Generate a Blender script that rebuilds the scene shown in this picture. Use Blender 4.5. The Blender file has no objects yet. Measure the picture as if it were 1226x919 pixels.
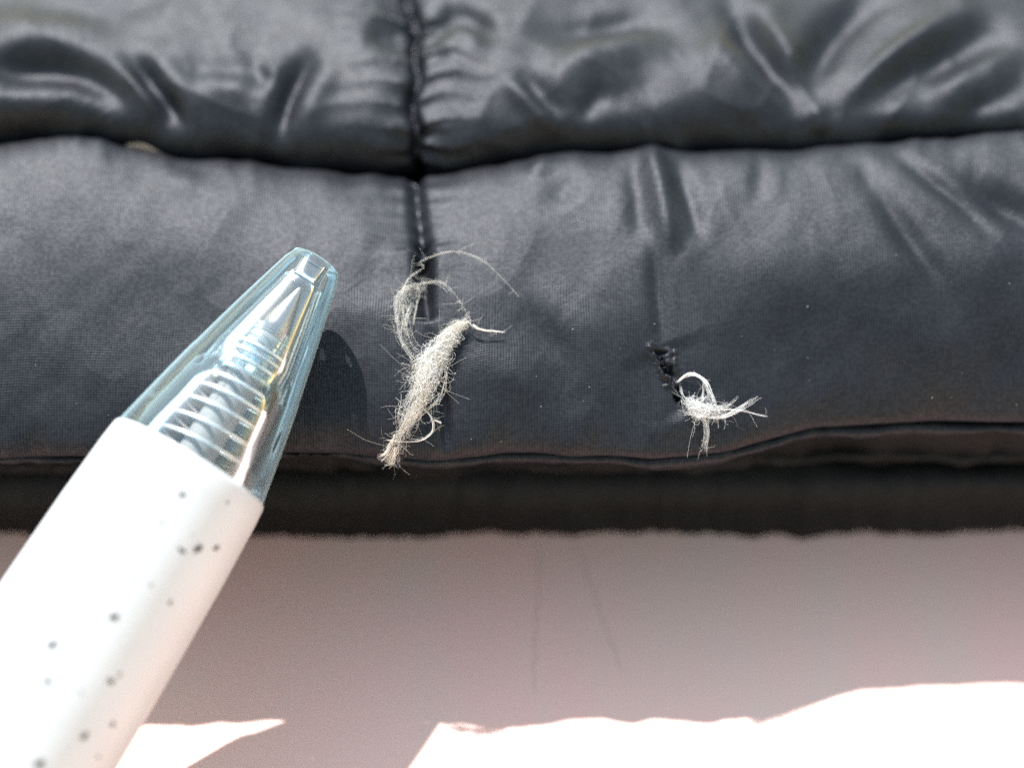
import bpy, math, random
import numpy as np
from mathutils import Vector, Matrix

random.seed(7); np.random.seed(7)
S = 0.001                                  # everything below is written in millimetres
sc = bpy.context.scene
COL = sc.collection

# ------------------------------------------------------------------ camera
PITCH = math.radians(45)
D0 = 120.0                                 # distance to the hem, mm
VIEW_W = 70.0                              # width of view at that distance, mm
FPX = 1226 * D0 / VIEW_W
R_ = np.array([1.0, 0, 0]); U_ = np.array([0, math.sin(PITCH), math.cos(PITCH)]); F_ = np.array([0, math.cos(PITCH), -math.sin(PITCH)])
P0 = np.array([0, 0, 14.0]); CAM = P0 - D0 * F_
cd = bpy.data.cameras.new('camera'); cam = bpy.data.objects.new('camera', cd); COL.objects.link(cam)
cam.location = Vector(CAM * S); cam.rotation_euler = (math.pi / 2 - PITCH, 0, 0)
cd.sensor_width = 36; cd.lens = 36 * D0 / VIEW_W; cd.clip_start = 0.002; cd.clip_end = 20
cd.dof.use_dof = True; cd.dof.focus_distance = 0.1175; cd.dof.aperture_fstop = 11.0; cd.dof.aperture_blades = 0
sc.camera = cam

# ------------------------------------------------------------------ light
SUN_EL, SUN_AZ = math.radians(59.5), math.radians(-24)      # azimuth from +y (away from camera) towards +x
sundir = Vector((math.sin(SUN_AZ) * math.cos(SUN_EL), math.cos(SUN_AZ) * math.cos(SUN_EL), math.sin(SUN_EL)))
ld = bpy.data.lights.new('sun', 'SUN'); sun = bpy.data.objects.new('sun', ld); COL.objects.link(sun)
ld.energy = 4.9; ld.angle = math.radians(0.6); ld.color = (1, 0.985, 0.965)
sun.rotation_euler = sundir.to_track_quat('Z', 'Y').to_euler(); sun.location = sundir * 0.6
w = bpy.data.worlds.new('World'); sc.world = w; w.use_nodes = True
nt = w.node_tree; sky = nt.nodes.new('ShaderNodeTexSky'); sky.sky_type = 'NISHITA'; sky.sun_disc = False
sky.sun_elevation = SUN_EL; sky.sun_rotation = SUN_AZ; sky.air_density = 2.9; sky.dust_density = 0.6; sky.ozone_density = 0.0
nt.links.new(sky.outputs[0], nt.nodes['Background'].inputs[0]); nt.nodes['Background'].inputs[1].default_value = 0.15
sc.view_settings.view_transform = 'Standard'; sc.view_settings.look = 'None'; sc.view_settings.gamma = 1
sc.view_settings.exposure = 0.95; sc.view_settings.use_curve_mapping = False
sc.render.engine = 'CYCLES'
cy = sc.cycles; cy.use_denoising = False; cy.max_bounces = 14; cy.diffuse_bounces = 12; cy.transmission_bounces = 12; cy.transparent_max_bounces = 24; cy.sample_clamp_indirect = 6
cy.caustics_reflective = False; cy.caustics_refractive = False

# ------------------------------------------------------------------ helpers
def pix(px, py, depth):
    return CAM + depth * ((px - 613) / FPX * R_ + (459.5 - py) / FPX * U_ + F_)
def project(P):
    Q = P - CAM
    d = Q @ F_
    return 613 + FPX * (Q @ R_) / d, 459.5 - FPX * (Q @ U_) / d, d

def link(name, me, mat=None, parent=None, smooth=True):
    o = bpy.data.objects.new(name, me); COL.objects.link(o)
    if mat: me.materials.append(mat)
    if parent: o.parent = parent
    if smooth:
        me.polygons.foreach_set('use_smooth', np.ones(len(me.polygons), dtype=bool))
    return o
def mesh_np(name, V, faces_quads=None, uv=None, pyfaces=None):
    """V in mm; faces as an int array (n,4) or a python list"""
    me = bpy.data.meshes.new(name)
    V = np.asarray(V, dtype=np.float64) * S
    if faces_quads is not None:
        n = len(faces_quads); k = faces_quads.shape[1]
        me.vertices.add(len(V)); me.vertices.foreach_set('co', V.astype(np.float32).ravel())
        me.loops.add(n * k); me.loops.foreach_set('vertex_index', faces_quads.astype(np.int32).ravel())
        me.polygons.add(n); me.polygons.foreach_set('loop_start', np.arange(0, n * k, k, dtype=np.int32))
        me.polygons.foreach_set('loop_total', np.full(n, k, dtype=np.int32))
        if uv is not None:
            l = me.uv_layers.new(name='UVMap')
            l.data.foreach_set('uv', uv[faces_quads.ravel()].astype(np.float32).ravel())
        me.update(calc_edges=True)
    else:
        me.from_pydata([tuple(v) for v in V], [], pyfaces); me.update()
    return me
def grid_faces(ns, nx, wrap=False):
    i = np.arange(ns - 1)[:, None] * nx
    if wrap:
        j = np.arange(nx)[None, :]; j2 = (j + 1) % nx
    else:
        j = np.arange(nx - 1)[None, :]; j2 = j + 1
    f = np.stack([i + j, i + j2, i + nx + j2, i + nx + j], -1)
    return f.reshape(-1, 4)
def spline(pts, n):
    """Catmull-Rom through pts, n samples evenly by arc length"""
    p = np.asarray(pts, float); p = np.vstack([2 * p[0] - p[1], p, 2 * p[-1] - p[-2]])
    out = []
    for i in range(1, len(p) - 2):
        t = np.linspace(0, 1, 40, endpoint=False)[:, None]
        a, b, c, d = p[i - 1], p[i], p[i + 1], p[i + 2]
        out.append(0.5 * (2 * b + (c - a) * t + (2 * a - 5 * b + 4 * c - d) * t ** 2 + (3 * b - a - 3 * c + d) * t ** 3))
    out.append(p[-2][None]); q = np.vstack(out)
    L = np.concatenate([[0], np.cumsum(np.linalg.norm(np.diff(q, axis=0), axis=1))])
    s = np.linspace(0, L[-1], n)
    return np.stack([np.interp(s, L, q[:, k]) for k in range(q.shape[1])], 1), s
def vnoise(x, y, seed):
    """smooth value noise, about -1..1, lattice step 1"""
    g = np.random.RandomState(seed).uniform(-1, 1, (257, 257))
    xi = np.floor(x).astype(int); yi = np.floor(y).astype(int); fx = x - xi; fy = y - yi
    fx = fx * fx * fx * (fx * (fx * 6 - 15) + 10); fy = fy * fy * fy * (fy * (fy * 6 - 15) + 10)
    a = g[yi % 257, xi % 257]; b = g[yi % 257, (xi + 1) % 257]; c = g[(yi + 1) % 257, xi % 257]; d = g[(yi + 1) % 257, (xi + 1) % 257]
    return (a * (1 - fx) + b * fx) * (1 - fy) + (c * (1 - fx) + d * fx) * fy
def sstep(a, b, x):
    t = np.clip((x - a) / (b - a), 0, 1); return t * t * (3 - 2 * t)
def fold(px, py, pts, w, amp, taper=0.25, w2=None):
    """a soft ridge (amp > 0) or groove (amp < 0) along a line on the cloth; w2 = width on the lower/right side"""
    pts = np.asarray(pts, float)
    pts, _ = spline(pts, max(6, 3 * len(pts)))
    m = 3.2 * max(w, w2 or 0)
    sel = (px > pts[:, 0].min() - m) & (px < pts[:, 0].max() + m) & (py > pts[:, 1].min() - m) & (py < pts[:, 1].max() + m)
    out = np.zeros_like(px)
    if not sel.any(): return out
    x, y = px[sel], py[sel]
    best = np.full(x.shape, 1e9); tt = np.zeros_like(x); side = np.zeros_like(x)
    n = len(pts) - 1
    for i in range(n):
        a, b = pts[i], pts[i + 1]; v = b - a; L2 = v @ v + 1e-9
        t = np.clip(((x - a[0]) * v[0] + (y - a[1]) * v[1]) / L2, 0, 1)
        dx, dy = x - a[0] - t * v[0], y - a[1] - t * v[1]
        d = np.hypot(dx, dy); k = d < best
        best[k] = d[k]; tt[k] = (i + t[k]) / n; side[k] = (v[0] * dy - v[1] * dx)[k]
    ww = np.where(side > 0, w2, w) if w2 else w
    f = amp * np.exp(-(best / ww) ** 2)
    if taper > 0: f = f * sstep(0, taper, tt) * sstep(0, taper, 1 - tt)
    out[sel] = f
    return out
def normals_of(P):
    a = np.gradient(P, axis=1); b = np.gradient(P, axis=0)
    n = np.cross(a, b); n /= np.linalg.norm(n, axis=2, keepdims=True) + 1e-12
    return n
def blend_table(tab):
    xs = [t[0] for t in tab]; ys = [t[1] for t in tab]
    return lambda x: np.interp(x, xs, ys)

# ------------------------------------------------------------------ materials
def new_mat(name):
    m = bpy.data.materials.new(name); m.use_nodes = True
    b = m.node_tree.nodes['Principled BSDF']; return m, m.node_tree, b
def N(t, typ, **kw):
    n = t.nodes.new(typ)
    for k, v in kw.items():
        if k == 'inp':
            for kk, vv in v.items(): n.inputs[kk].default_value = vv
        else: setattr(n, k, v)
    return n
def math_(t, op, a, b=None):
    n = t.nodes.new('ShaderNodeMath'); n.operation = op
    for i, v in enumerate((a, b)):
        if v is None: continue
        if hasattr(v, 'node'): t.links.new(v, n.inputs[i])
        else: n.inputs[i].default_value = v
    return n.outputs[0]

def fabric(name, base, pitch=0.19, rough=0.49, weave=0.2, spec=0.5, sheen=0.0):
    m, t, b = new_mat(name)
    uv = N(t, 'ShaderNodeUVMap'); sep = N(t, 'ShaderNodeSeparateXYZ'); t.links.new(uv.outputs[0], sep.inputs[0])
    # uv is in millimetres along and across the cloth
    ns = N(t, 'ShaderNodeTexNoise', inp={'Scale': 0.35, 'Detail': 1.0}); t.links.new(uv.outputs[0], ns.inputs['Vector'])
    wob = math_(t, 'MULTIPLY', ns.outputs[0], 0.3)
    u = math_(t, 'ADD', sep.outputs[0], wob); v = math_(t, 'ADD', sep.outputs[1], wob)
    k = 2 * math.pi / pitch
    su = math_(t, 'SINE', math_(t, 'MULTIPLY', u, k)); sv = math_(t, 'SINE', math_(t, 'MULTIPLY', v, k * 1.12))
    h = math_(t, 'ADD', su, math_(t, 'MULTIPLY', sv, 0.8))      # crossing yarns
    cu = math_(t, 'FLOOR', math_(t, 'MULTIPLY', u, 1 / pitch)); cv = math_(t, 'FLOOR', math_(t, 'MULTIPLY', v, 1.12 / pitch))
    cmb = N(t, 'ShaderNodeCombineXYZ'); t.links.new(cu, cmb.inputs[0]); t.links.new(cv, cmb.inputs[1])
    wn = N(t, 'ShaderNodeTexWhiteNoise', noise_dimensions='2D'); t.links.new(cmb.outputs[0], wn.inputs['Vector'])
    hh = math_(t, 'ADD', h, math_(t, 'MULTIPLY', wn.outputs[0], 1.9))
    bp = N(t, 'ShaderNodeBump', inp={'Strength': weave, 'Distance': 0.00003}); t.links.new(hh, bp.inputs['Height'])
    t.links.new(bp.outputs[0], b.inputs['Normal'])
    sp = math_(t, 'MULTIPLY', math_(t, 'ADD', math_(t, 'MULTIPLY', hh, 0.27), 0.74), spec); t.links.new(sp, b.inputs['Specular IOR Level'])
    # slightly mottled dye and a dusty bloom
    n2 = N(t, 'ShaderNodeTexNoise', inp={'Scale': 0.28, 'Detail': 5.0, 'Roughness': 0.6}); t.links.new(uv.outputs[0], n2.inputs['Vector'])
    rp = N(t, 'ShaderNodeValToRGB'); rp.color_ramp.elements[0].position = 0.3; rp.color_ramp.elements[1].position = 0.75
    rp.color_ramp.elements[0].color = (*[c * 0.75 for c in base], 1); rp.color_ramp.elements[1].color = (*[c * 1.5 for c in base], 1)
    t.links.new(n2.outputs[0], rp.inputs[0]); t.links.new(rp.outputs[0], b.inputs['Base Color'])
    rr = math_(t, 'ADD', math_(t, 'MULTIPLY', n2.outputs[0], 0.16), rough - 0.08); t.links.new(rr, b.inputs['Roughness'])
    b.inputs['Specular Tint'].default_value = (0.91, 0.93, 1.0, 1); b.inputs['Sheen Weight'].default_value = sheen; b.inputs['Sheen Roughness'].default_value = 0.5; b.inputs['Sheen Tint'].default_value = (0.75, 0.8, 1, 1)
    return m
M = {}
M['shell'] = fabric('navy_nylon', (0.0070, 0.0072, 0.0095), spec=0.27)
M['under'] = fabric('shaded_nylon', (0.004, 0.004, 0.004), rough=0.6, weave=0.2, spec=0.22, sheen=0.0)  # jacket cloth again, darkened: shade under the hem is put into its colour

def simple(name, col, rough=0.5, metal=0.0, spec=0.5, **kw):
    m, t, b = new_mat(name)
    b.inputs['Base Color'].default_value = (*col, 1); b.inputs['Roughness'].default_value = rough
    b.inputs['Metallic'].default_value = metal; b.inputs['Specular IOR Level'].default_value = spec
    for k, v in kw.items(): b.inputs[k.replace('_', ' ')].default_value = v
    return m
M['thread'] = simple('navy_thread', (0.03, 0.032, 0.045), 0.4)
M['tag'] = simple('beige_tag', (0.4, 0.26, 0.18), 0.7)
M['lint'] = simple('pale_lint', (0.22, 0.22, 0.22), 0.8)
def fibre_mat(name, col):
    m, t, b = new_mat(name)
    tex = N(t, 'ShaderNodeTexNoise', inp={'Scale': 900.0, 'Detail': 2.0})
    tc = N(t, 'ShaderNodeTexCoord'); t.links.new(tc.outputs['Object'], tex.inputs['Vector'])
    rp = N(t, 'ShaderNodeValToRGB'); rp.color_ramp.elements[0].color = (*[c * 0.9 for c in col], 1); rp.color_ramp.elements[1].color = (*col, 1)
    t.links.new(tex.outputs[0], rp.inputs[0])
    di = N(t, 'ShaderNodeBsdfDiffuse'); tr = N(t, 'ShaderNodeBsdfTranslucent'); mx = N(t, 'ShaderNodeMixShader', inp={0: 0.5})
    t.links.new(rp.outputs[0], di.inputs[0]); t.links.new(rp.outputs[0], tr.inputs[0])
    t.links.new(di.outputs[0], mx.inputs[1]); t.links.new(tr.outputs[0], mx.inputs[2])
    t.links.new(mx.outputs[0], t.nodes['Material Output'].inputs[0])
    return m
M['padding'] = fibre_mat('cream_padding', (0.965, 0.93, 0.87))
M['padding_white'] = fibre_mat('white_padding', (0.97, 0.965, 0.95))
def clear(name, tint_face, tint_edge, ior=1.49, rough=0.03):
    """clear tinted plastic wall: light passes, tint deepens where the wall is seen edge-on, surface reflects by Fresnel"""
    m, t, b = new_mat(name); t.nodes.remove(b)
    lw = N(t, 'ShaderNodeLayerWeight', inp={'Blend': 0.35})
    mc = N(t, 'ShaderNodeMix', data_type='RGBA'); mc.inputs['A'].default_value = (*tint_face, 1); mc.inputs['B'].default_value = (*tint_edge, 1)
    t.links.new(lw.outputs['Facing'], mc.inputs['Factor'])
    tr = N(t, 'ShaderNodeBsdfTransparent'); t.links.new(mc.outputs['Result'], tr.inputs[0])
    fr = N(t, 'ShaderNodeFresnel', inp={'IOR': ior}); gl = N(t, 'ShaderNodeBsdfGlossy', inp={'Roughness': rough, 'Color': (0.9, 0.96, 1, 1)})
    mx = N(t, 'ShaderNodeMixShader'); t.links.new(fr.outputs[0], mx.inputs[0]); t.links.new(tr.outputs[0], mx.inputs[1]); t.links.new(gl.outputs[0], mx.inputs[2])
    sh = N(t, 'ShaderNodeBsdfTranslucent', inp={'Color': (0.65, 0.95, 1.0, 1)}); df = N(t, 'ShaderNodeBsdfDiffuse', inp={'Color': (0.62, 0.93, 1.0, 1)})
    hc = N(t, 'ShaderNodeMix', data_type='RGBA'); hc.inputs['A'].default_value = (0.9, 0.95, 0.97, 1); hc.inputs['B'].default_value = (0.62, 0.92, 1.0, 1)
    t.links.new(lw.outputs['Facing'], hc.inputs['Factor']); t.links.new(hc.outputs['Result'], sh.inputs[0]); t.links.new(hc.outputs['Result'], df.inputs[0])
    ad = N(t, 'ShaderNodeMixShader', inp={0: 0.5}); t.links.new(sh.outputs[0], ad.inputs[1]); t.links.new(df.outputs[0], ad.inputs[2])
    pw = math_(t, 'MULTIPLY', math_(t, 'POWER', lw.outputs['Facing'], 3.5), 0.8)
    hz = N(t, 'ShaderNodeMixShader'); t.links.new(math_(t, 'ADD', pw, 0.022), hz.inputs[0]); t.links.new(mx.outputs[0], hz.inputs[1]); t.links.new(ad.outputs[0], hz.inputs[2])
    t.links.new(hz.outputs[0], t.nodes['Material Output'].inputs[0])
    return m
M['cone'] = clear('clear_blue_plastic', (0.99, 0.998, 1.0), (0.88, 0.98, 1.0))
M['sleeve'] = clear('clear_plastic', (0.985, 0.99, 0.99), (0.88, 0.92, 0.93))
M['steel'] = simple('spring_steel', (0.9, 0.9, 0.9), 0.3, 0.55)
M['nib'] = simple('nickel_nib', (0.42, 0.37, 0.34), 0.34, 1.0)
M['refill'] = simple('grey_refill', (0.3, 0.3, 0.29), 0.35)
M['dirt'] = simple('brown_grime', (0.05, 0.03, 0.018), 0.8)
def barrel_mat():
    m, t, b = new_mat('white_barrel_plastic')
    tc = N(t, 'ShaderNodeTexCoord'); n1 = N(t, 'ShaderNodeTexNoise', inp={'Scale': 160.0, 'Detail': 6.0}); t.links.new(tc.outputs['Object'], n1.inputs['Vector'])
    rp = N(t, 'ShaderNodeValToRGB'); rp.color_ramp.elements[0].position = 0.3; rp.color_ramp.elements[0].color = (0.50, 0.51, 0.52, 1); rp.color_ramp.elements[1].color = (0.58, 0.59, 0.60, 1)
    t.links.new(n1.outputs[0], rp.inputs[0]); t.links.new(rp.outputs[0], b.inputs['Base Color'])
    b.inputs['Roughness'].default_value = 0.38
    n2 = N(t, 'ShaderNodeTexNoise', inp={'Scale': 3000.0, 'Detail': 3.0}); t.links.new(tc.outputs['Object'], n2.inputs['Vector'])
    bp = N(t, 'ShaderNodeBump', inp={'Strength': 0.08, 'Distance': 0.00002}); t.links.new(n2.outputs[0], bp.inputs['Height']); t.links.new(bp.outputs[0], b.inputs['Normal'])
    return m
M['barrel'] = barrel_mat()
def table_mat():
    m, t, b = new_mat('pink_painted_board')
    tc = N(t, 'ShaderNodeTexCoord')
    mp = N(t, 'ShaderNodeMapping'); mp.inputs['Scale'].default_value = (1, 0.45, 1); t.links.new(tc.outputs['Object'], mp.inputs[0])
    n1 = N(t, 'ShaderNodeTexNoise', inp={'Scale': 38.0, 'Detail': 8.0, 'Roughness': 0.62, 'Distortion': 0.8}); t.links.new(mp.outputs[0], n1.inputs['Vector'])
    rp = N(t, 'ShaderNodeValToRGB'); e = rp.color_ramp.elements
    e[0].position = 0.32; e[0].color = (0.66, 0.475, 0.40, 1); e[1].position = 0.68; e[1].color = (0.78, 0.44, 0.38, 1)
    t.links.new(n1.outputs[0], rp.inputs[0]); t.links.new(rp.outputs[0], b.inputs['Base Color'])
    b.inputs['Roughness'].default_value = 0.6
    n2 = N(t, 'ShaderNodeTexNoise', inp={'Scale': 700.0, 'Detail': 5.0}); t.links.new(tc.outputs['Object'], n2.inputs['Vector'])
    bp = N(t, 'ShaderNodeBump', inp={'Strength': 0.12, 'Distance': 0.0001}); t.links.new(n2.outputs[0], bp.inputs['Height']); t.links.new(bp.outputs[0], b.inputs['Normal'])
    return m
M['table'] = table_mat()

# ------------------------------------------------------------------ the surface
TZ = -6.5
me = mesh_np('tabletop', [(-600, -600, TZ), (600, -600, TZ), (600, 600, TZ), (-600, 600, TZ)], pyfaces=[(0, 1, 2, 3)])
table = link('tabletop', me, M['table'], smooth=False); table['kind'] = 'structure'
def on_table(px, py):
    r = pix(px, py, 1.0) - CAM
    return CAM + r * ((TZ - CAM[2]) / r[2])
M['crack'] = simple('crack_grime', (0.56, 0.37, 0.31), 0.8)
def crack(pts, wmm):
    p3 = np.array([on_table(*p) for p in pts]); q, s = spline(p3, 40)
    q[:, 0] += 0.12 * vnoise(s * 1.5, s * 0 + 3, 5); d = np.gradient(q, axis=0); nrm = np.stack([-d[:, 1], d[:, 0]], 1); nrm /= np.linalg.norm(nrm, axis=1)[:, None]
    wv = wmm * (0.35 + 0.65 * np.abs(vnoise(s * 1.1, s * 0, 9))) * sstep(0, 0.1, np.linspace(0, 1, 40)) * sstep(0, 0.1, np.linspace(1, 0, 40))
    V = np.zeros((40, 2, 3)); V[:, :, 2] = TZ + 0.02
    V[:, 0, :2] = q[:, :2] - nrm * wv[:, None]; V[:, 1, :2] = q[:, :2] + nrm * wv[:, None]
    link('hairline_crack', mesh_np('hairline_crack', V.reshape(-1, 3), grid_faces(40, 2)), M['crack'], table)
crack([(646, 640), (644, 700), (641, 770), (640, 835)], 0.06)
crack([(688, 640), (703, 690), (725, 750), (748, 808)], 0.06)

# ------------------------------------------------------------------ the jacket
jacket = bpy.data.objects.new('quilted_jacket', None); COL.objects.link(jacket)
jacket['label'] = 'shiny black quilted jacket hem folded on the pink surface, torn in two spots'; jacket['category'] = 'jacket'

edge_px = blend_table([(-400, 546), (0, 545), (100, 542), (250, 540), (330, 539), (420, 541), (460, 545), (520, 549), (560, 546), (600, 541), (640, 541), (690, 546), (740, 546), (780, 550), (820, 548), (870, 543), (920, 530), (980, 516), (1060, 512), (1130, 508), (1226, 510), (1600, 512)])
crease_px = blend_table([(-400, 176), (0, 172), (50, 167), (110, 168), (150, 174), (200, 184), (280, 191), (340, 203), (400, 206), (470, 211), (500, 208), (560, 206), (620, 192), (680, 184), (740, 186), (800, 185), (900, 184), (1000, 179), (1100, 169), (1226, 163), (1600, 160)])
X0, X1 = -70.0, 70.0

# --- hem band
prof = [(0.5, 10.3), (-2.8, 10.35), (-3.9, 10.6), (-4.25, 11.15), (-3.85, 12.0), (-2.4, 13.45), (0.7, 15.6), (4.8, 17.7), (9.2, 19.1), (13, 19.8), (15.8, 19.8), (17.6, 19.0), (19.5, 16.5), (22, 14.5)]
ns, nx = 390, 1400
pr, arc = spline(prof, ns)
xs = np.linspace(X0, X1, nx)
B = np.zeros((ns, nx, 3)); B[:, :, 0] = xs[None, :]; B[:, :, 1] = pr[:, 0][:, None]; B[:, :, 2] = pr[:, 1][:, None]
# nominal image rows of the edge and of the crease, used to bend the hem line as the cloth lies
px, py, dp = project(B)
i_e = int(np.argmax(py[:, nx // 2])); e0 = py[i_e, nx // 2]; i_c = int(np.argmin(np.where(np.arange(ns) < ns, py[:, nx // 2], 1e9))); c0 = py[i_c, nx // 2]
smooth_k = np.ones(9) / 9
tpar = np.clip((arc - arc[i_e]) / (arc[i_c] - arc[i_e]), 0, 1)[:, None]
shift_e = (e0 - edge_px(px[i_e])) / 17.3; shift_c = (c0 - crease_px(px[i_c])) / 16.4
sm = lambda a, k: np.convolve(np.pad(a, k, mode='edge'), np.ones(2 * k + 1) / (2 * k + 1), 'valid')
shift_e = sm(shift_e, 5); shift_c = sm(shift_c, 9)
sh = shift_e[None, :] * (1 - tpar) + shift_c[None, :] * tpar
B[:, :, 1] += sh * (U_[1] * (0.6 + 1.4 * (1 - tpar))); B[:, :, 2] += sh * (U_[2] * (1.4 - 1.4 * (1 - tpar)))
B[:, :, 1] -= (0.5 - 1.0 * sstep(-14, 28, B[:, :, 0])) * np.exp(-((pr[:, 1][:, None] - 14) / 3.5) ** 2) * (1 - sstep(2, 8, pr[:, 0]))[:, None]
px, py, dp = project(B)
nb = normals_of(B)
if nb[ns // 2, nx // 2, 2] < 0: nb = -nb
vis = sstep(arc[i_e] - 0.5, arc[i_e] + 1.5, np.broadcast_to(arc[:, None], px.shape))
D = 0.30 * vnoise(px / 210, py / 160, 1) + 0.10 * vnoise(px / 75, py / 90, 2) + 0.035 * vnoise(px / 30 + py / 60, py / 45, 3)
rdg = lambda a, b, sd: 1 - 2.2 * np.abs(vnoise(a, b, sd))
D += 0.045 * rdg((px + 0.6 * py) / 95, (py - 0.5 * px) / 150, 81) + 0.022 * rdg((px - 0.4 * py) / 42, (py + 0.3 * px) / 75, 82)
# puckers hanging from the crease and rising from the hem edge
cd_ = py - crease_px(px); ed_ = edge_px(px) - py
D += np.exp(-np.clip(cd_, 0, None) / 34) * (0.20 * vnoise(px / 38, cd_ / 70, 11) + 0.05 * vnoise(px / 15, cd_ / 40, 12))
D += np.exp(-np.clip(ed_, 0, None) / 22) * (0.28 * vnoise(px / 34, px * 0 + .5, 13) + 0.10 * vnoise(px / 13, px * 0 + .5, 14))
# seam of the band, running down from the crease to the first tear and on to the edge
seam_band = [(497, 200), (498, 230), (502, 265), (507, 300), (508, 340), (512, 385), (524, 440), (533, 490), (534, 550)]
D += fold(px, py, [(496, 170)] + seam_band[:5] + [(511, 370)], 9, -0.8, 0.18)
D += fold(px, py, seam_band[:4], 42, -0.45, 0.12)
D += fold(px, py, seam_band[3:6], 9, -0.7, 0.1) + fold(px, py, seam_band[5:], 7, -0.4, 0.2) + fold(px, py, seam_band[3:], 36, -0.2, 0.2)
D += fold(px, py, [(503, 275), (506, 300), (507, 325)], 9, -0.5, 0.4)
ph = (py - 200) / 19.0 * 2 * math.pi
D += 0.10 * np.sin(ph) * np.exp(-np.abs(px - 502) / 26) * (1 - sstep(260, 330, py))
# the tent-like fold above the second tear
D += fold(px, py, [(770, 160), (784, 200), (795, 250), (806, 310)], 14, 0.5, 0.3) + fold(px, py, [(755, 175), (762, 240), (770, 310)], 13, -0.3, 0.4) + fold(px, py, [(803, 180), (822, 235), (842, 300)], 13, -0.4, 0.35)
D += fold(px, py, [(775, 165), (785, 260), (795, 360)], 45, 0.3, 0.4)
D += fold(px, py, [(778, 260), (786, 340), (794, 405), (802, 440)], 10, -0.35, 0.5)
rx = px + 5 * vnoise(px / 6, py / 6, 71) + 2 * vnoise(px / 2.5, py / 2.5, 73); ry = py + 4 * vnoise(px / 6, py / 6, 72)
D += fold(rx, ry, [(784, 414), (795, 432), (804, 448), (811, 462)], 2.6, -0.6, 0.2) + fold(rx, ry, [(811, 464), (816, 476), (820, 486)], 4.5, -1.0, 0.25)
D += fold(rx, ry, [(776, 410), (786, 424), (796, 446), (806, 466)], 4, 0.35, 0.3) + fold(rx, ry, [(796, 412), (806, 432), (816, 450)], 5, 0.3, 0.3)
D += fold(px, py, [(790, 410), (812, 465), (830, 500)], 40, -0.35, 0.2)
# other folds
for p, w_, a in [
    ([(1000, 165), (1040, 215), (1080, 275), (1125, 340), (1165, 420)], 10, -0.42), ([(1050, 165), (1105, 210), (1150, 245), (1210, 310)], 7, -0.33), ([(905, 170), (912, 210), (900, 260)], 8, -0.15),
    ([(1130, 190), (1180, 232), (1230, 262), (1290, 300)], 14, -0.7), ([(1120, 260), (1180, 330), (1230, 420)], 24, 0.25),
    ([(230, 195), (220, 240)], 20, 0.15), ([(660, 205), (690, 250)], 14, -0.22), ([(640, 185), (655, 215)], 13, 0.25),
    ([(600, 350), (650, 400), (690, 470)], 16, -0.20), ([(630, 330), (690, 390), (730, 470)], 20, 0.22), ([(560, 400), (600, 455), (625, 520)], 18, 0.2), ([(580, 440), (620, 490), (650, 540)], 12, -0.15),
    ([(545, 260), (590, 275), (650, 300)], 22, 0.15), ([(420, 300), (450, 330), (470, 380)], 22, -0.2), ([(100, 300), (200, 380), (330, 470)], 60, -0.35), ([(900, 330), (960, 400), (1000, 480)], 45, -0.25), ([(1060, 360), (1120, 420), (1190, 470)], 40, 0.25)]:
    D += fold(px, py, p, w_ * 1.5, a * 1.35, 0.5)
Bf = B + nb * (D * vis)[:, :, None]
uvb = np.stack(np.broadcast_arrays(xs[None, :], arc[:, None]), -1).reshape(-1, 2)
bandpx, bandpy, banddp = project(Bf)
nbf = normals_of(Bf)
if nbf[ns // 2, nx // 2, 2] < 0: nbf = -nbf
hem = link('hem_band', mesh_np('hem_band', Bf.reshape(-1, 3), grid_faces(ns, nx), uvb), M['shell'], jacket)
_front = (nbf @ F_) < -0.02
def on_band(x, y):
    """the cloth point seen at that place of the hem, with its normal"""
    d = (bandpx - x) ** 2 + (bandpy - y) ** 2 + np.where(_front, 0, 1e6)
    k = int(np.argmin(d)); return Bf.reshape(-1, 3)[k], nbf.reshape(-1, 3)[k]

# --- upper quilted panels
prof = [(23, 13.5), (20.0, 16.3), (18.2, 18.4), (17.9, 20.2), (18.9, 21.9), (21.3, 23.2), (25.5, 24.3), (31, 25.0), (39, 25.2), (50, 24.6), (58, 23), (61.5, 20.5), (63, 18.5), (64.5, 21), (70, 24.2), (85, 25.6), (100, 23), (107, 14), (109, TZ + 0.1)]
pr1, arc1 = spline(prof[:11], 330); pr2, arc2 = spline(prof[10:], 60)
pr = np.vstack([pr1, pr2[1:]]); arc = np.concatenate([arc1, arc1[-1] + arc2[1:]]); ns2 = len(pr)
nx2 = 1200; xs2 = np.linspace(X0, X1, nx2)
B2 = np.zeros((ns2, nx2, 3)); B2[:, :, 0] = xs2[None, :]; B2[:, :, 1] = pr[:, 0][:, None]; B2[:, :, 2] = pr[:, 1][:, None]
sh2 = np.interp(xs2, xs, shift_c)[None, :] * (1 - sstep(2, 22, arc))[:, None]
B2[:, :, 1] += sh2 * U_[1]; B2[:, :, 2] += sh2 * U_[2]
px, py, dp = project(B2); n2 = normals_of(B2)
if n2[ns2 // 3, nx2 // 2, 2] < 0: n2 = -n2
D = 0.35 * vnoise(px / 170, py / 90, 21) + 0.16 * vnoise(px / 70 + py / 110, py / 55, 22) + 0.04 * vnoise(px / 28, py / 26, 23)
cd2 = crease_px(px) - py
D += 0.13 * rdg((px + 0.5 * py) / 85, (py - 0.35 * px) / 70, 83) + 0.05 * rdg((px - 0.6 * py) / 40, (py + 0.3 * px) / 45, 84)
D += np.exp(-np.clip(cd2, 0, None) / 40) * (0.30 * vnoise(px / 40, cd2 / 60, 24) + 0.06 * vnoise(px / 16, cd2 / 40, 25))
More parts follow.
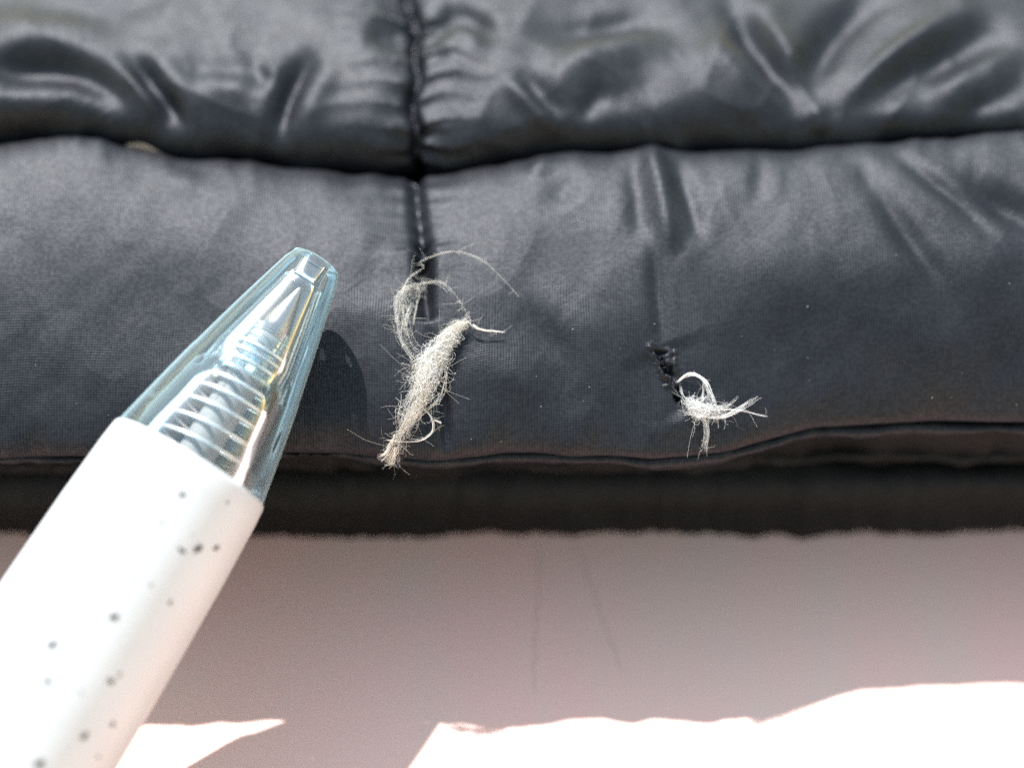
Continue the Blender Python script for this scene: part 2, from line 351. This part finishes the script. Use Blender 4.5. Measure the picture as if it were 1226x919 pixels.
for p, w_, a, w2 in [
    # left panel: two stepped folds and the upright crease
    ([(-60, 84), (0, 80), (60, 76), (110, 90), (145, 125), (160, 165)], 13, -1.5, 20), ([(-60, 40), (0, 38), (80, 34), (140, 48)], 26, 0.7, 26),
    ([(-60, 125), (40, 122), (105, 128)], 18, 0.6, 18), ([(138, 60), (175, 90), (205, 130), (222, 170)], 11, -1.1, 15), ([(135, 78), (165, 105), (200, 150)], 8, 0.55, 8),
    ([(390, 50), (356, 88), (340, 130), (335, 190)], 11, -1.0, 12), ([(362, 60), (325, 100), (305, 160)], 20, 0.5, 20), ([(410, 70), (375, 115), (362, 165)], 15, 0.45, 15),
    ([(230, 95), (280, 105), (310, 125)], 16, 0.4, 16), ([(200, 75), (260, 85), (305, 75)], 13, -0.35, 13), ([(285, 60), (310, 85), (315, 120)], 12, -0.4, 12), ([(0, 10), (120, 14), (220, 8)], 14, -0.3, 14),
    # right panel
    ([(505, 32), (545, 12), (575, 25), (600, 55)], 11, -0.9, 14), ([(515, 60), (555, 45), (590, 75)], 15, 0.5, 15), ([(430, 44), (465, 38), (495, 44)], 9, -0.55, 11),
    ([(620, 30), (680, 36), (760, 22), (830, 28)], 13, -0.75, 18), ([(650, 110), (690, 75), (740, 58), (810, 50)], 18, 0.7, 18), ([(620, 75), (632, 100), (675, 150)], 12, -0.5, 12), ([(600, 90), (640, 130), (680, 168)], 10, 0.5, 10),
    ([(700, 130), (760, 108), (810, 85)], 20, -0.5, 24), ([(855, -20), (890, 30), (925, 80), (965, 138)], 14, -1.1, 16), ([(825, 30), (865, 70), (915, 125)], 20, 0.55, 20), ([(900, 0), (935, 50), (968, 110)], 14, 0.55, 14),
    ([(1075, -15), (1010, 25), (978, 70), (974, 130)], 18, -1.2, 20), ([(998, 140), (1030, 100), (1085, 55), (1180, 8)], 13, 0.85, 13), ([(1040, 135), (1080, 95), (1150, 55), (1230, 25)], 18, -0.95, 26), ([(1100, 130), (1160, 90), (1230, 60)], 18, 0.6, 18), ([(975, 120), (985, 165)], 9, 0.4, 9),
    ([(1140, 150), (1190, 120), (1250, 100)], 13, -0.4, 13), ([(690, 150), (712, 118), (735, 100)], 12, -0.5, 12)]:
    D += fold(px, py, p, w_ * 1.15, a * 1.05, 0.4, w2 * 1.2)
# the upright seam with its toothed puckers
seamx = np.interp(py, [-300, 0, 60, 120, 200], [488, 492, 496, 497, 500]) + 3.5 * np.sin(py / 11.0) + 2.5 * np.sin(py / 27.0)
dx = px - seamx
D -= 1.1 * np.exp(-(dx / 7) ** 2) + 0.55 * np.exp(-(dx / 36) ** 2)
tooth = np.abs(((py / 25.0 + 0.35 * vnoise(py / 60, dx / 40, 33) + np.where(dx > 0, 0.35, 0.0) + 0.2 * vnoise(py / 30, py * 0 + 2.2, 31)) % 1.0) - 0.35) * 2
D += (0.8 * (tooth - 0.5) * (0.7 + 0.5 * vnoise(py / 26, py * 0 + np.sign(dx) * 3, 34))) * np.exp(-np.abs(dx) / 30) * (1 - np.exp(-(dx / 5) ** 2))
vis2 = sstep(0.5, 3.5, arc)[:, None]
B2f = B2 + n2 * (D * vis2)[:, :, None]
uv2 = np.stack(np.broadcast_arrays(xs2[None, :], arc[:, None]), -1)
cut = int(np.argmin(np.abs(px[int(np.argmin(np.abs(py[:, nx2 // 2] - 110)))] - 496)))
for a, b, lab in ((0, cut + 1, 'left quilted panel above the hem'), (cut, nx2, 'right quilted panel above the hem')):
    V = B2f[:, a:b].reshape(-1, 3)
    o = link('quilted_panel', mesh_np('quilted_panel', V, grid_faces(ns2, b - a), uv2[:, a:b].reshape(-1, 2)), M['shell'], jacket)
    o['label'] = lab
p2x, p2y, _ = project(B2f); n2f = normals_of(B2f)
if n2f[ns2 // 3, nx2 // 2, 2] < 0: n2f = -n2f
def on_panel(x, y):
    d = (p2x - x) ** 2 + (p2y - y) ** 2 + np.where((n2f @ F_) < -0.02, 0, 1e6)
    k = int(np.argmin(d)); return B2f.reshape(-1, 3)[k], n2f.reshape(-1, 3)[k]

# --- the facing edge just under the hem and the folded layers below
def strip(name, prof, off, seed, mat, wob=0.15, nxs=640, n=60, label=None, vw=0.0):
    p, a = spline(prof, n); x = np.linspace(X0, X1, nxs)
    P = np.zeros((n, nxs, 3)); P[:, :, 0] = x[None]; P[:, :, 1] = p[:, 0][:, None]; P[:, :, 2] = p[:, 1][:, None]
    s = (np.interp(x, xs, shift_e) * off)
    P[:, :, 1] += s * U_[1] * 2
    P[:, :, 2] += vw * (vnoise(x / 3.1, x * 0 + 7.3, seed + 5) + 0.5 * vnoise(x / 1.2, x * 0 + 2.3, seed + 6))[None]
    nn = normals_of(P)
    if (nn[n // 2, nxs // 2] @ F_) > 0: nn = -nn
    d = wob * (vnoise(x / 2.3, x * 0 + seed, seed)[None] + 0.5 * vnoise(x / 0.9, x * 0 + seed, seed + 1)[None] + 1.2 * vnoise(np.broadcast_to(x[None] / 7, (n, nxs)), np.broadcast_to(a[:, None] / 2.5, (n, nxs)), seed + 2))
    P += nn * (d[:, :, None] if d.ndim == 2 else d)
    o = link(name, mesh_np(name, P.reshape(-1, 3), grid_faces(n, nxs), np.stack(np.broadcast_arrays(x[None], a[:, None]), -1).reshape(-1, 2)), mat, jacket)
    if label: o['label'] = label
    return o
strip('facing_edge', [(6, 10.2), (1, 10.1), (-3.0, 10.0), (-3.75, 9.9), (-3.9, 9.7), (-3.5, 9.55), (1, 9.4), (6, 9.4)], 1.0, 41, M['shell'], 0.17, n=40, vw=0.22)
strip('folded_layer', [(12, 9.2), (5, 9.1), (2.6, 8.2), (1.6, 5.6), (2.2, 2.8), (3.6, 0.9), (6, 0.4), (12, 0.3)], 0.5, 51, M['under'], 0.3, label='upper of the dark folded layers under the hem')
strip('folded_layer', [(13, 3.4), (6, 3.3), (3.1, 3.1), (2.35, 2.7), (2.4, 2.3), (3.1, 2.1), (6, 2.0), (13, 2.0)], 0.3, 57, M['under'], 0.2, label='thin dark edge between the folded layers', vw=0.3)
strip('folded_layer', [(14, 0.5), (7, 0.4), (4.2, -0.2), (3.1, -1.8), (3.0, -3.8), (3.4, -5.6), (4.4, TZ + 0.15), (12, TZ + 0.1)], 0.0, 61, M['under'], 0.28, label='lowest dark folded layer lying on the pink surface')
# closed sides and inner filling so that the folded cloth is solid from the side
def block(name, x0, x1, y0, y1, z0, z1, mat):
    V = [(x, y, z) for x in (x0, x1) for y in (y0, y1) for z in (z0, z1)]
    return link(name, mesh_np(name, V, pyfaces=[(0, 1, 3, 2), (4, 6, 7, 5), (0, 4, 5, 1), (2, 3, 7, 6), (0, 2, 6, 4), (1, 5, 7, 3)]), mat, jacket, smooth=False)
block('inner_layer', X0 + 0.4, X1 - 0.4, 10.5, 106, TZ + 0.12, 13.2, M['under'])

# --- stitches
def capsule_mesh(name, L, r):
    prof = [(0, -L / 2), (r * .7, -L / 2 + r * .3), (r, -L / 2 + r), (r, L / 2 - r), (r * .7, L / 2 - r * .3), (0, L / 2)]
    n = 8; V = []; 
    for rr, z in prof:
        for i in range(n): V.append((rr * math.cos(2 * math.pi * i / n), rr * math.sin(2 * math.pi * i / n), z))
    return mesh_np(name, V, grid_faces(len(prof), n, True))
st = capsule_mesh('stitch', 0.8, 0.085); st.materials.append(M['thread']); st.polygons.foreach_set('use_smooth', np.ones(len(st.polygons), dtype=bool))
def stitch(p, n, dirv, lift=0.05):
    o = bpy.data.objects.new('stitch', st); COL.objects.link(o); o.parent = jacket
    o.location = Vector((p + n * lift) * S); o.rotation_euler = Vector(dirv).to_track_quat('Z', 'Y').to_euler()
for k in range(8):
    y = 8 + k * 24; p, n = on_panel(np.interp(y, [0, 60, 120, 200], [492, 496, 497, 500]), y)
    q, _ = on_panel(np.interp(y + 12, [0, 60, 120, 200], [492, 496, 497, 500]), y + 12)
    stitch((p + q) / 2, n, q - p, 0.1)
for y in (216, 234, 252, 270, 287):
    xx = np.interp(y, [200, 230, 265, 300], [497, 498, 502, 507]); p, n = on_band(xx, y); q, _ = on_band(xx + 2, y + 10)
    stitch((p + q) / 2, n, q - p, 0.02)

# beige sliver of a tag caught in the crease on the left
a0 = pix(152, 176, 129.0); a1 = pix(198, 187, 129.0)
tv = []
for i in range(9):
    f = i / 8; c = a0 * (1 - f) + a1 * f; c[2] += 0.25 * math.sin(f * math.pi)
    hgt = 0.28 * math.sin(math.pi * min(1, f * 0.8 + 0.2)) + 0.05
    for dy, dz in ((0, hgt), (-0.15, hgt * 0.4), (0, -0.6), (1.2, -0.6), (1.2, hgt * 0.6)):
        tv.append(c + np.array([0, dy, dz]))
link('sewn_tag', mesh_np('sewn_tag', np.array(tv), grid_faces(9, 5, True)), M['tag'], jacket)

# ------------------------------------------------------------------ fibres
def tubes(name, lines, mat, parent, sides=4):
    """lines: list of (points (n,3) mm, radius mm at root, radius at tip)"""
    VV, FF, base = [], [], 0
    ang = np.arange(sides) * 2 * math.pi / sides
    for P, r0, r1 in lines:
        n = len(P); T = np.gradient(P, axis=0); T /= np.linalg.norm(T, axis=1)[:, None] + 1e-9
        ref = np.array([0.3, 0.5, 0.81]); A = np.cross(T, ref); A /= np.linalg.norm(A, axis=1)[:, None] + 1e-9; Bn = np.cross(T, A)
        r = np.linspace(r0, r1, n)[:, None, None]
        ring = P[:, None, :] + r * (np.cos(ang)[None, :, None] * A[:, None, :] + np.sin(ang)[None, :, None] * Bn[:, None, :])
        VV.append(ring.reshape(-1, 3)); FF.append(grid_faces(n, sides, True) + base); base += n * sides
    return link(name, mesh_np(name, np.vstack(VV), np.vstack(FF)), mat, parent)
def wiggle(n, amp, rs):
    t = np.linspace(0, 1, n); o = np.zeros((n, 3))
    for k in range(1, 5):
        o += np.sin(t[:, None] * math.pi * k * rs.uniform(0.6, 1.6, 3) + rs.uniform(0, 6.28, 3)) * rs.normal(0, 1, 3) / k
    return amp * (o - o[0] * (1 - t[:, None]) * 0.6)
def lifted(pts):
    """(px, py, lift mm) -> points over the cloth"""
    out = []
    for x, y, l in pts:
        p, n = on_band(x, y); nn = 0.5 * n - 0.5 * F_; nn /= np.linalg.norm(nn); out.append(p + nn * l * 0.6)
    return np.array(out)
def strand(pts, count, spread, rad, rs, fuzz=0, fuzz_len=0.8, curl=0.10):
    base, _ = spline(lifted(pts), 26); L = []
    for k in range(count):
        off = rs.normal(0, spread, 3); a, b = sorted((rs.uniform(-0.1, 0.25), rs.uniform(0.72, 1.08)))
        t0, t1 = max(0, a), min(1, b); idx = np.linspace(t0, t1, 22) * 25
        P = np.stack([np.interp(idx, np.arange(26), base[:, j]) for j in range(3)], 1)
        L.append((P + off * np.linspace(0.6, 1.3, 22)[:, None] + wiggle(22, curl * (0.3 + spread), rs), rad * rs.uniform(0.7, 1.2), rad * 0.5))
    for k in range(fuzz // 2):
        i = rs.randint(0, 26); d = rs.normal(0, 1, 3); d /= np.linalg.norm(d); ln = fuzz_len * rs.uniform(0.3, 1.2)
        e = rs.normal(0, 0.5, 3); t = np.linspace(0, 1, 12)[:, None]
        L.append((base[i] + d * t * ln + e * t * t * ln + frizz(12, 0.04, rs), 0.0065, 0.004))
    return L
def frizz(n, amp, rs, f0=1.0):
    t = np.linspace(0, 1, n); o = np.zeros((n, 3))
    for k in range(1, 2 + n // 5):
        o += np.sin(t[:, None] * math.pi * k * f0 * rs.uniform(0.6, 1.5, 3) + rs.uniform(0, 6.28, 3)) * rs.normal(0, 1, 3) / k ** 0.6
    return amp * o
def clump(spine, count, rs, rad, fuzz, fuzz_len, spread_flat=0.5):
    """a matted wad of fine fibres; spine: (px, py, lift, half width mm)"""
    c, _ = spline(lifted([s[:3] for s in spine]), 40); wv = np.interp(np.linspace(0, 1, 40), np.linspace(0, 1, len(spine)), [s[3] for s in spine]); L = []
    T = np.gradient(c, axis=0); T /= np.linalg.norm(T, axis=1)[:, None]; side = np.cross(T, F_); side /= np.linalg.norm(side, axis=1)[:, None]
    for k in range(count):
        a = rs.beta(1.5, 3.0) * 0.98 - 0.04; b = a + rs.uniform(0.06, 0.34) * rs.uniform(0.5, 1); n = 20; idx = np.clip(np.linspace(a, b, n), 0, 1) * 39
        P = np.stack([np.interp(idx, np.arange(40), c[:, j]) for j in range(3)], 1); ww = np.interp(idx, np.arange(40), wv)[:, None]
        sd = np.stack([np.interp(idx, np.arange(40), side[:, j]) for j in range(3)], 1)
        u0, u1 = rs.normal(0, 0.34, 2) * (2.2 if rs.rand() < 0.2 else 1) + 0.35 * math.sin(a * 13 + 1); v = abs(rs.normal(0, 0.5)) * spread_flat
        P = P + sd * ww * np.linspace(u0, u1, n)[:, None] - F_ * ww * v + frizz(n, 0.03 + 0.34 * rs.rand() ** 3, rs, 0.9)
        L.append((P, rad * rs.uniform(0.6, 1.3), rad * 0.5))
    for k in range(fuzz):
        i = rs.randint(0, 40); s0 = c[i] + side[i] * wv[i] * rs.normal(0, 0.5) - F_ * 0.3 * rs.rand()
        d = side[i] * rs.normal(0, 1) + T[i] * rs.normal(0.2, 0.7) - F_ * rs.normal(0.2, 0.5); d /= np.linalg.norm(d); ln = fuzz_len * rs.uniform(0.15, 1.0) ** 1.5 * 1.3; e = rs.normal(0, 0.9, 3)
        t = np.linspace(0, 1, 16)[:, None]
        L.append((s0 + d * t * ln + e * t * t * ln + frizz(16, 0.05, rs), 0.0065, 0.004))
    return L
def tuft(name, label, at):
    p, n = on_band(*at); e = bpy.data.objects.new(name, None); COL.objects.link(e); e['label'] = label; e['category'] = 'padding tuft'
    e['group'] = 'padding pulled out of the torn hem'
    return e
rs = np.random.RandomState(3)
t1 = tuft('padding_tuft', 'long cream tuft of frayed padding hanging from the tear at the seam', (505, 330))
tubes('fibre_clump', clump([(558, 386, 0.8, 0.3), (540, 400, 1.1, 0.45), (518, 434, 1.4, 0.95), (506, 464, 1.3, 0.8), (486, 508, 0.9, 0.42), (468, 552, 0.8, 0.5)], 900, rs, 0.0105, 110, 1.2), M['padding'], t1, 3)
for pts, c, s_, r, fz in [
    ([(478, 372, .5), (488, 338, .9), (500, 323, 1.6), (514, 314, 2.8), (530, 308, 1.4), (548, 305, 1.0), (575, 312, .9), (600, 334, .6), (620, 357, .35)], 2, 0.04, 0.013, 50),
    ([(500, 436, .8), (482, 412, .7), (475, 380, .6), (477, 352, .7), (500, 340, .9), (530, 342, 1.0), (550, 364, 1.0), (561, 388, .9)], 3, 0.10, 0.013, 110),
    ([(476, 350, .4), (478, 380, .4), (484, 410, .5), (502, 434, .7)], 8, 0.26, 0.009, 60),
    ([(500, 345, .3), (492, 375, .3), (486, 400, .4)], 8, 0.2, 0.02, 60),
    ([(520, 408, .9), (542, 394, 1.0), (563, 385, 1.0)], 8, 0.10, 0.024, 40),
    ([(560, 386, .9), (576, 396, .8), (603, 399, .6)], 6, 0.06, 0.022, 20),
    ([(538, 440, .9), (530, 470, .7), (516, 488, .6), (498, 503, .7)], 4, 0.06, 0.024, 25),
    ([(508, 488, .6), (517, 500, .6), (518, 515, .5), (508, 525, .5), (490, 527, .6), (466, 524, .7)], 4, 0.05, 0.026, 25),
    ([(474, 520, .8), (464, 540, .7), (456, 546, .6)], 10, 0.12, 0.024, 40),
    ([(475, 535, .8), (470, 552, .8), (466, 562, .9)], 14, 0.16, 0.024, 70),
    ([(520, 503, .5), (527, 505, .6)], 5, 0.05, 0.024, 8),
    ([(500, 432, .9), (525, 420, 1.2), (548, 400, 1.1)], 8, 0.22, 0.014, 30)]:
    tubes('fibre_strand', strand(pts, c, s_, r, rs, fz, 0.7), M['padding'], t1)
tubes('fibre_clump', clump([(540, 402, 1.2, .3), (522, 428, 1.6, .7), (508, 456, 1.6, .65), (496, 486, 1.3, .3)], 480, rs, 0.0105, 30, 0.8), M['padding_white'], t1, 3)
tubes('fibre_clump', clump([(508, 340, .4, .5), (486, 352, .4, .5), (480, 385, .4, .45), (486, 412, .5, .5), (508, 436, .7, .6)], 75, rs, 0.007, 50, 1.1), M['padding'], t1, 3)
t2 = tuft('padding_tuft', 'small white tuft of stiff fibres poking from the slit on the right', (820, 480))
for pts, c, s_, r, fz in [
    ([(810, 458, .1), (826, 447, .8), (842, 456, 1.1), (852, 477, 1.1), (858, 496, .8)], 16, 0.10, 0.016, 8),
    ([(813, 458, .1), (820, 474, .6), (834, 484, .8)], 5, 0.06, 0.014, 4),
    ([(826, 478, .5), (846, 488, .8), (868, 487, .8), (884, 473, .9)], 8, 0.10, 0.014, 6),
    ([(828, 496, .6), (858, 500, .8), (880, 490, .9), (904, 476, 1.0)], 11, 0.10, 0.014, 10),
    ([(846, 492, .7), (880, 490, .6), (919, 499, .4)], 2, 0.03, 0.022, 8),
    ([(840, 496, .6), (845, 514, .6), (840, 537, .7)], 14, 0.12, 0.012, 30),
    ([(842, 452, .8), (841, 470, .6), (840, 488, .5)], 3, 0.06, 0.022, 6)]:
    tubes('fibre_strand', strand(pts, c, s_, r, rs, fz, 0.7), M['padding_white'], t2)
tubes('fibre_clump', clump([(822, 488, .5, 0.5), (836, 490, .8, 0.75), (850, 494, .8, 0.6), (868, 494, .7, 0.3)], 200, rs, 0.011, 90, 0.9), M['padding_white'], t2, 3)

Ls = []
for k in range(34):
    f = rs.rand(); p, n = on_band(np.interp(f, [0, 1], [784, 820]) + rs.normal(0, 2.5), np.interp(f, [0, 1], [412, 488]) + rs.normal(0, 2)); d = rs.normal(0, 1, 3); d += n * 0.4; d /= np.linalg.norm(d); t = np.linspace(0, 1, 12)[:, None]
    Ls.append((p + n * 0.05 + d * t * rs.uniform(0.3, 0.9) + frizz(12, 0.06, rs), 0.013, 0.008))
tubes('broken_threads', Ls, M['thread'], jacket, 4)['kind'] = 'stuff'
# a wisp of lint under the edge, and dust on the cloth
wp = pix(540, 553, 121.0); Ls = []
for k in range(26):
    d = rs.normal(0, 1, 3) * np.array([1, .5, .4]); t = np.linspace(-0.5, 0.5, 9)[:, None]
    Ls.append((wp + rs.normal(0, .18, 3) * np.array([1.6, .6, .4]) + d * t * 0.5 + wiggle(9, .1, rs), 0.022, 0.015))
lw_ = tubes('lint_wisp', Ls, M['lint'], None, 3); lw_['label'] = 'tiny grey wisp of lint just below the hem edge'; lw_['category'] = 'lint'
V, Fc = [], []
for k in range(90):
    x, y = rs.uniform(0, 1226), rs.uniform(215, 530); p, n = on_band(x, y); r = rs.uniform(0.02, 0.05) * (1.5 if rs.rand() < .12 else 1)
    a = np.cross(n, [1, 0, 0.2]); a /= np.linalg.norm(a); c = np.cross(n, a); b0 = len(V)
    m = 5; el = rs.uniform(0.5, 1.6)
    for i in range(m):
        th = 6.283 * i / m; V.append(p + n * 0.02 + r * rs.uniform(.6, 1.2) * (math.cos(th) * a * el + math.sin(th) * c))
    V.append(p + n * (0.02 + r * 0.8))
    for i in range(m): Fc.append((b0 + i, b0 + (i + 1) % m, b0 + m))
dust = link('dust', mesh_np('dust', np.array(V), np.array(Fc)), M['lint']); dust['kind'] = 'stuff'; dust['label'] = 'pale dust specks on the black cloth'; dust['category'] = 'dust'

# ------------------------------------------------------------------ the pen
TIP = pix(380, 312, 117.0); JOINT = pix(229, 553, 113.4)
ax = JOINT - TIP; LJ = np.linalg.norm(ax); ax /= LJ
tocam = CAM - JOINT; tocam -= ax * (tocam @ ax); tocam /= np.linalg.norm(tocam)
right = np.cross(tocam, ax)                                   # completes the frame: right, tocam, ax
pen = bpy.data.objects.new('ballpoint_pen', None); COL.objects.link(pen)
pen.matrix_world = Matrix(((right[0], tocam[0], ax[0], TIP[0] * S), (right[1], tocam[1], ax[1], TIP[1] * S), (right[2], tocam[2], ax[2], TIP[2] * S), (0, 0, 0, 1)))
pen['label'] = 'white ballpoint pen with clear blue tip section lying at the torn hem'; pen['category'] = 'pen'
K = FPX / 113.4                                               # px per mm at the joint
RJ = 103.0 / K
RT = 31.5 / (FPX / 117.0)
def lathe(name, prof, mat, n=72, closed=False, parent=pen):
    p = np.asarray(prof, float); th = np.arange(n) * 2 * math.pi / n
    V = np.stack([p[:, 0][:, None] * np.cos(th), p[:, 0][:, None] * np.sin(th), np.broadcast_to(p[:, 1][:, None], (len(p), n))], -1).reshape(-1, 3)
    f = grid_faces(len(p), n, True)
    return link(name, mesh_np(name, V, f), mat, parent)
LB = LJ + 62
lathe('barrel', [(RJ * 0.80, LJ + 3), (RJ * 0.80, LJ + 0.3), (RJ * 0.84, LJ + 0.02), (RJ * 0.96, LJ), (RJ * 0.985, LJ + 0.10), (RJ * 1.0, LJ + 0.35), (RJ * 1.02, LJ + 1.5), (RJ * 1.06, LJ + 6), (RJ * 1.09, LJ + 12), (RJ * 1.11, LJ + 20), (RJ * 1.11, LJ + 35), (RJ * 1.08, LJ + 50), (RJ * 1.02, LB - 2), (RJ * 0.9, LB - 0.5), (RJ * 0.6, LB), (0.01, LB + 0.1)], M['barrel'], 96)
# clear cone, outer and inner wall in one closed skin
RC = RJ * 0.955
co = lambda l: RT + (RC - RT) * (l / LJ) + 0.18 * math.sin(math.pi * min(1, l / LJ))
outer = [(RT * 0.55, 0.05), (RT * 0.8, 0.0), (RT * 0.96, 0.12), (RT, 0.4)] + [(co(l), l) for l in np.linspace(0.9, LJ * 0.56, 7)] + [(co(LJ * .58) + 0.03, LJ * 0.58)] + [(co(l) + 0.04, l) for l in np.linspace(LJ * 0.62, LJ, 6)] + [(RJ * 0.79, LJ + 2.5)]
wall = 0.75
inner = [(RJ * 0.62, LJ + 2.5), (RC - wall - .25, LJ)] + [(co(l) - wall, l) for l in np.linspace(LJ * 0.9, LJ * 0.62, 4)] + [(co(LJ * .56) - wall - .25, LJ * .58)] + [(co(l) - wall - .2, l) for l in np.linspace(LJ * .5, 2.3, 5)] + [(RT * 0.74, 1.75), (RT * 0.62, 1.55), (RT * 0.55, 1.3), (RT * 0.55, 0.05)]
lathe('clear_cone', outer + inner, M['cone'], 96)
# long ribs moulded into the cone
def box_rib(name, th, l0, l1, w_, h, mat, inward):
    V = []
    for l in np.linspace(l0, l1, 6):
        r = co(l) - wall + 0.05
        for a, rr in ((-w_, r), (w_, r), (w_ * .6, r - h), (-w_ * .6, r - h)):
            V.append((rr * math.cos(th) - a * math.sin(th), rr * math.sin(th) + a * math.cos(th), l))
    link(name, mesh_np(name, np.array(V), grid_faces(6, 4, True)), mat, pen, smooth=False)
for th in (0.55, 2.55, 4.7):
    box_rib('rib', th, 1.9, LJ * 0.62, 0.10, 0.30, M['sleeve'], 1)
# refill with its nib
lathe('nib', [(0.02, 2.15), (0.12, 2.18), (0.20, 2.4), (0.40, 3.0), (0.78, 4.2), (1.02, 5.1), (1.05, 5.9), (0.95, 6.0), (0.95, 6.4)], M['nib'], 40)
lathe('refill_tube', [(0.6, 6.0), (1.15, 6.1), (1.25, 6.5), (1.25, LJ + 6)], M['refill'], 40)
# clear threaded sleeve round the nib socket
pr_ = []
for k in range(9):
    l = 5.6 + k * 0.42; r = 1.65 + 0.075 * k; pr_ += [(r, l), (r + 0.22, l + 0.12), (r + 0.22, l + 0.22), (r, l + 0.34)]
lathe('threaded_sleeve', pr_ + [(pr_[-1][0] - 0.35, pr_[-1][1]), (1.32, 5.6)], M['sleeve'], 56)
# steel spring
turns, q = [], []
Lh = []
l = 7.2; th = 0.0
while l < LJ + 4:
    f = min(1, (l - 7.2) / (LJ - 7.2)); rad = 2.05 + 0.85 * f
    Lh.append((rad * math.cos(th), rad * math.sin(th), l)); pitch = 0.5 + 0.72 * min(1, f * 1.6); th += 2 * math.pi / 40; l += pitch / 40
tubes('spring', [(np.array(Lh), 0.14, 0.14)], M['steel'], pen, 8)
# grime specks on the barrel
V, Fc = [], []
Minv = np.array(pen.matrix_world.inverted())
for sx, sy, r in [(217, 659, .16), (236, 657, .20), (258, 656, .15), (320, 592, .0), (62, 771, .22), (57, 815, .20), (136, 738, .16), (132, 815, .15), (101, 880, .17), (48, 914, .22), (204, 720, .10), (135, 866, .13), (218, 592, .14), (192, 625, .09), (111, 655, .10), (104, 764, .09), (163, 634, .07), (272, 601, .08), (97, 828, .07), (143, 807, .08), (20, 873, .09), (70, 775, .07), (180, 700, .06), (160, 690, .05), (118, 905, .08), (230, 640, .05)]:
    if r == 0: continue
    rd = pix(sx, sy, 1.0) - CAM; rd /= np.linalg.norm(rd)
    o = (Minv @ np.append(CAM * S, 1))[:3] / S; dr = Minv[:3, :3] @ rd
    t = 60.0; hit = None
    while t < 160:
        p = o + dr * t; l = p[2] - LJ
        rb = RJ * np.interp(l, [0, 1.5, 6, 12, 20], [1.0, 1.02, 1.06, 1.09, 1.11])
        if math.hypot(p[0], p[1]) <= rb: hit = p; break
        t += 0.05
    if hit is None: continue
    th0 = math.atan2(hit[1], hit[0]); rb = rb + 0.035; b0 = len(V); m = 9; r *= 1.4
    ph = [rs.uniform(.25, 1.5) for _ in range(m)]
    V.append((rb * math.cos(th0), rb * math.sin(th0), hit[2]))
    for i in range(m):
        a = 6.283 * i / m; dth = r * ph[i] * math.cos(a) / rb; V.append((rb * math.cos(th0 + dth), rb * math.sin(th0 + dth), hit[2] + r * ph[i] * math.sin(a)))
    for i in range(m): Fc.append((b0, b0 + 1 + i, b0 + 1 + (i + 1) % m))
gs = link('grime_specks', mesh_np('grime_specks', np.array(V), np.array(Fc)), M['dirt'], pen); gs['kind'] = 'stuff'
print('tip surface depth', (on_band(378,315)[0]-CAM)@F_, (on_band(330,450)[0]-CAM)@F_)
print('pen z tip/joint/rear', TIP[2], JOINT[2], (TIP + ax * LB)[2], 'RJ', RJ, 'LJ', LJ)
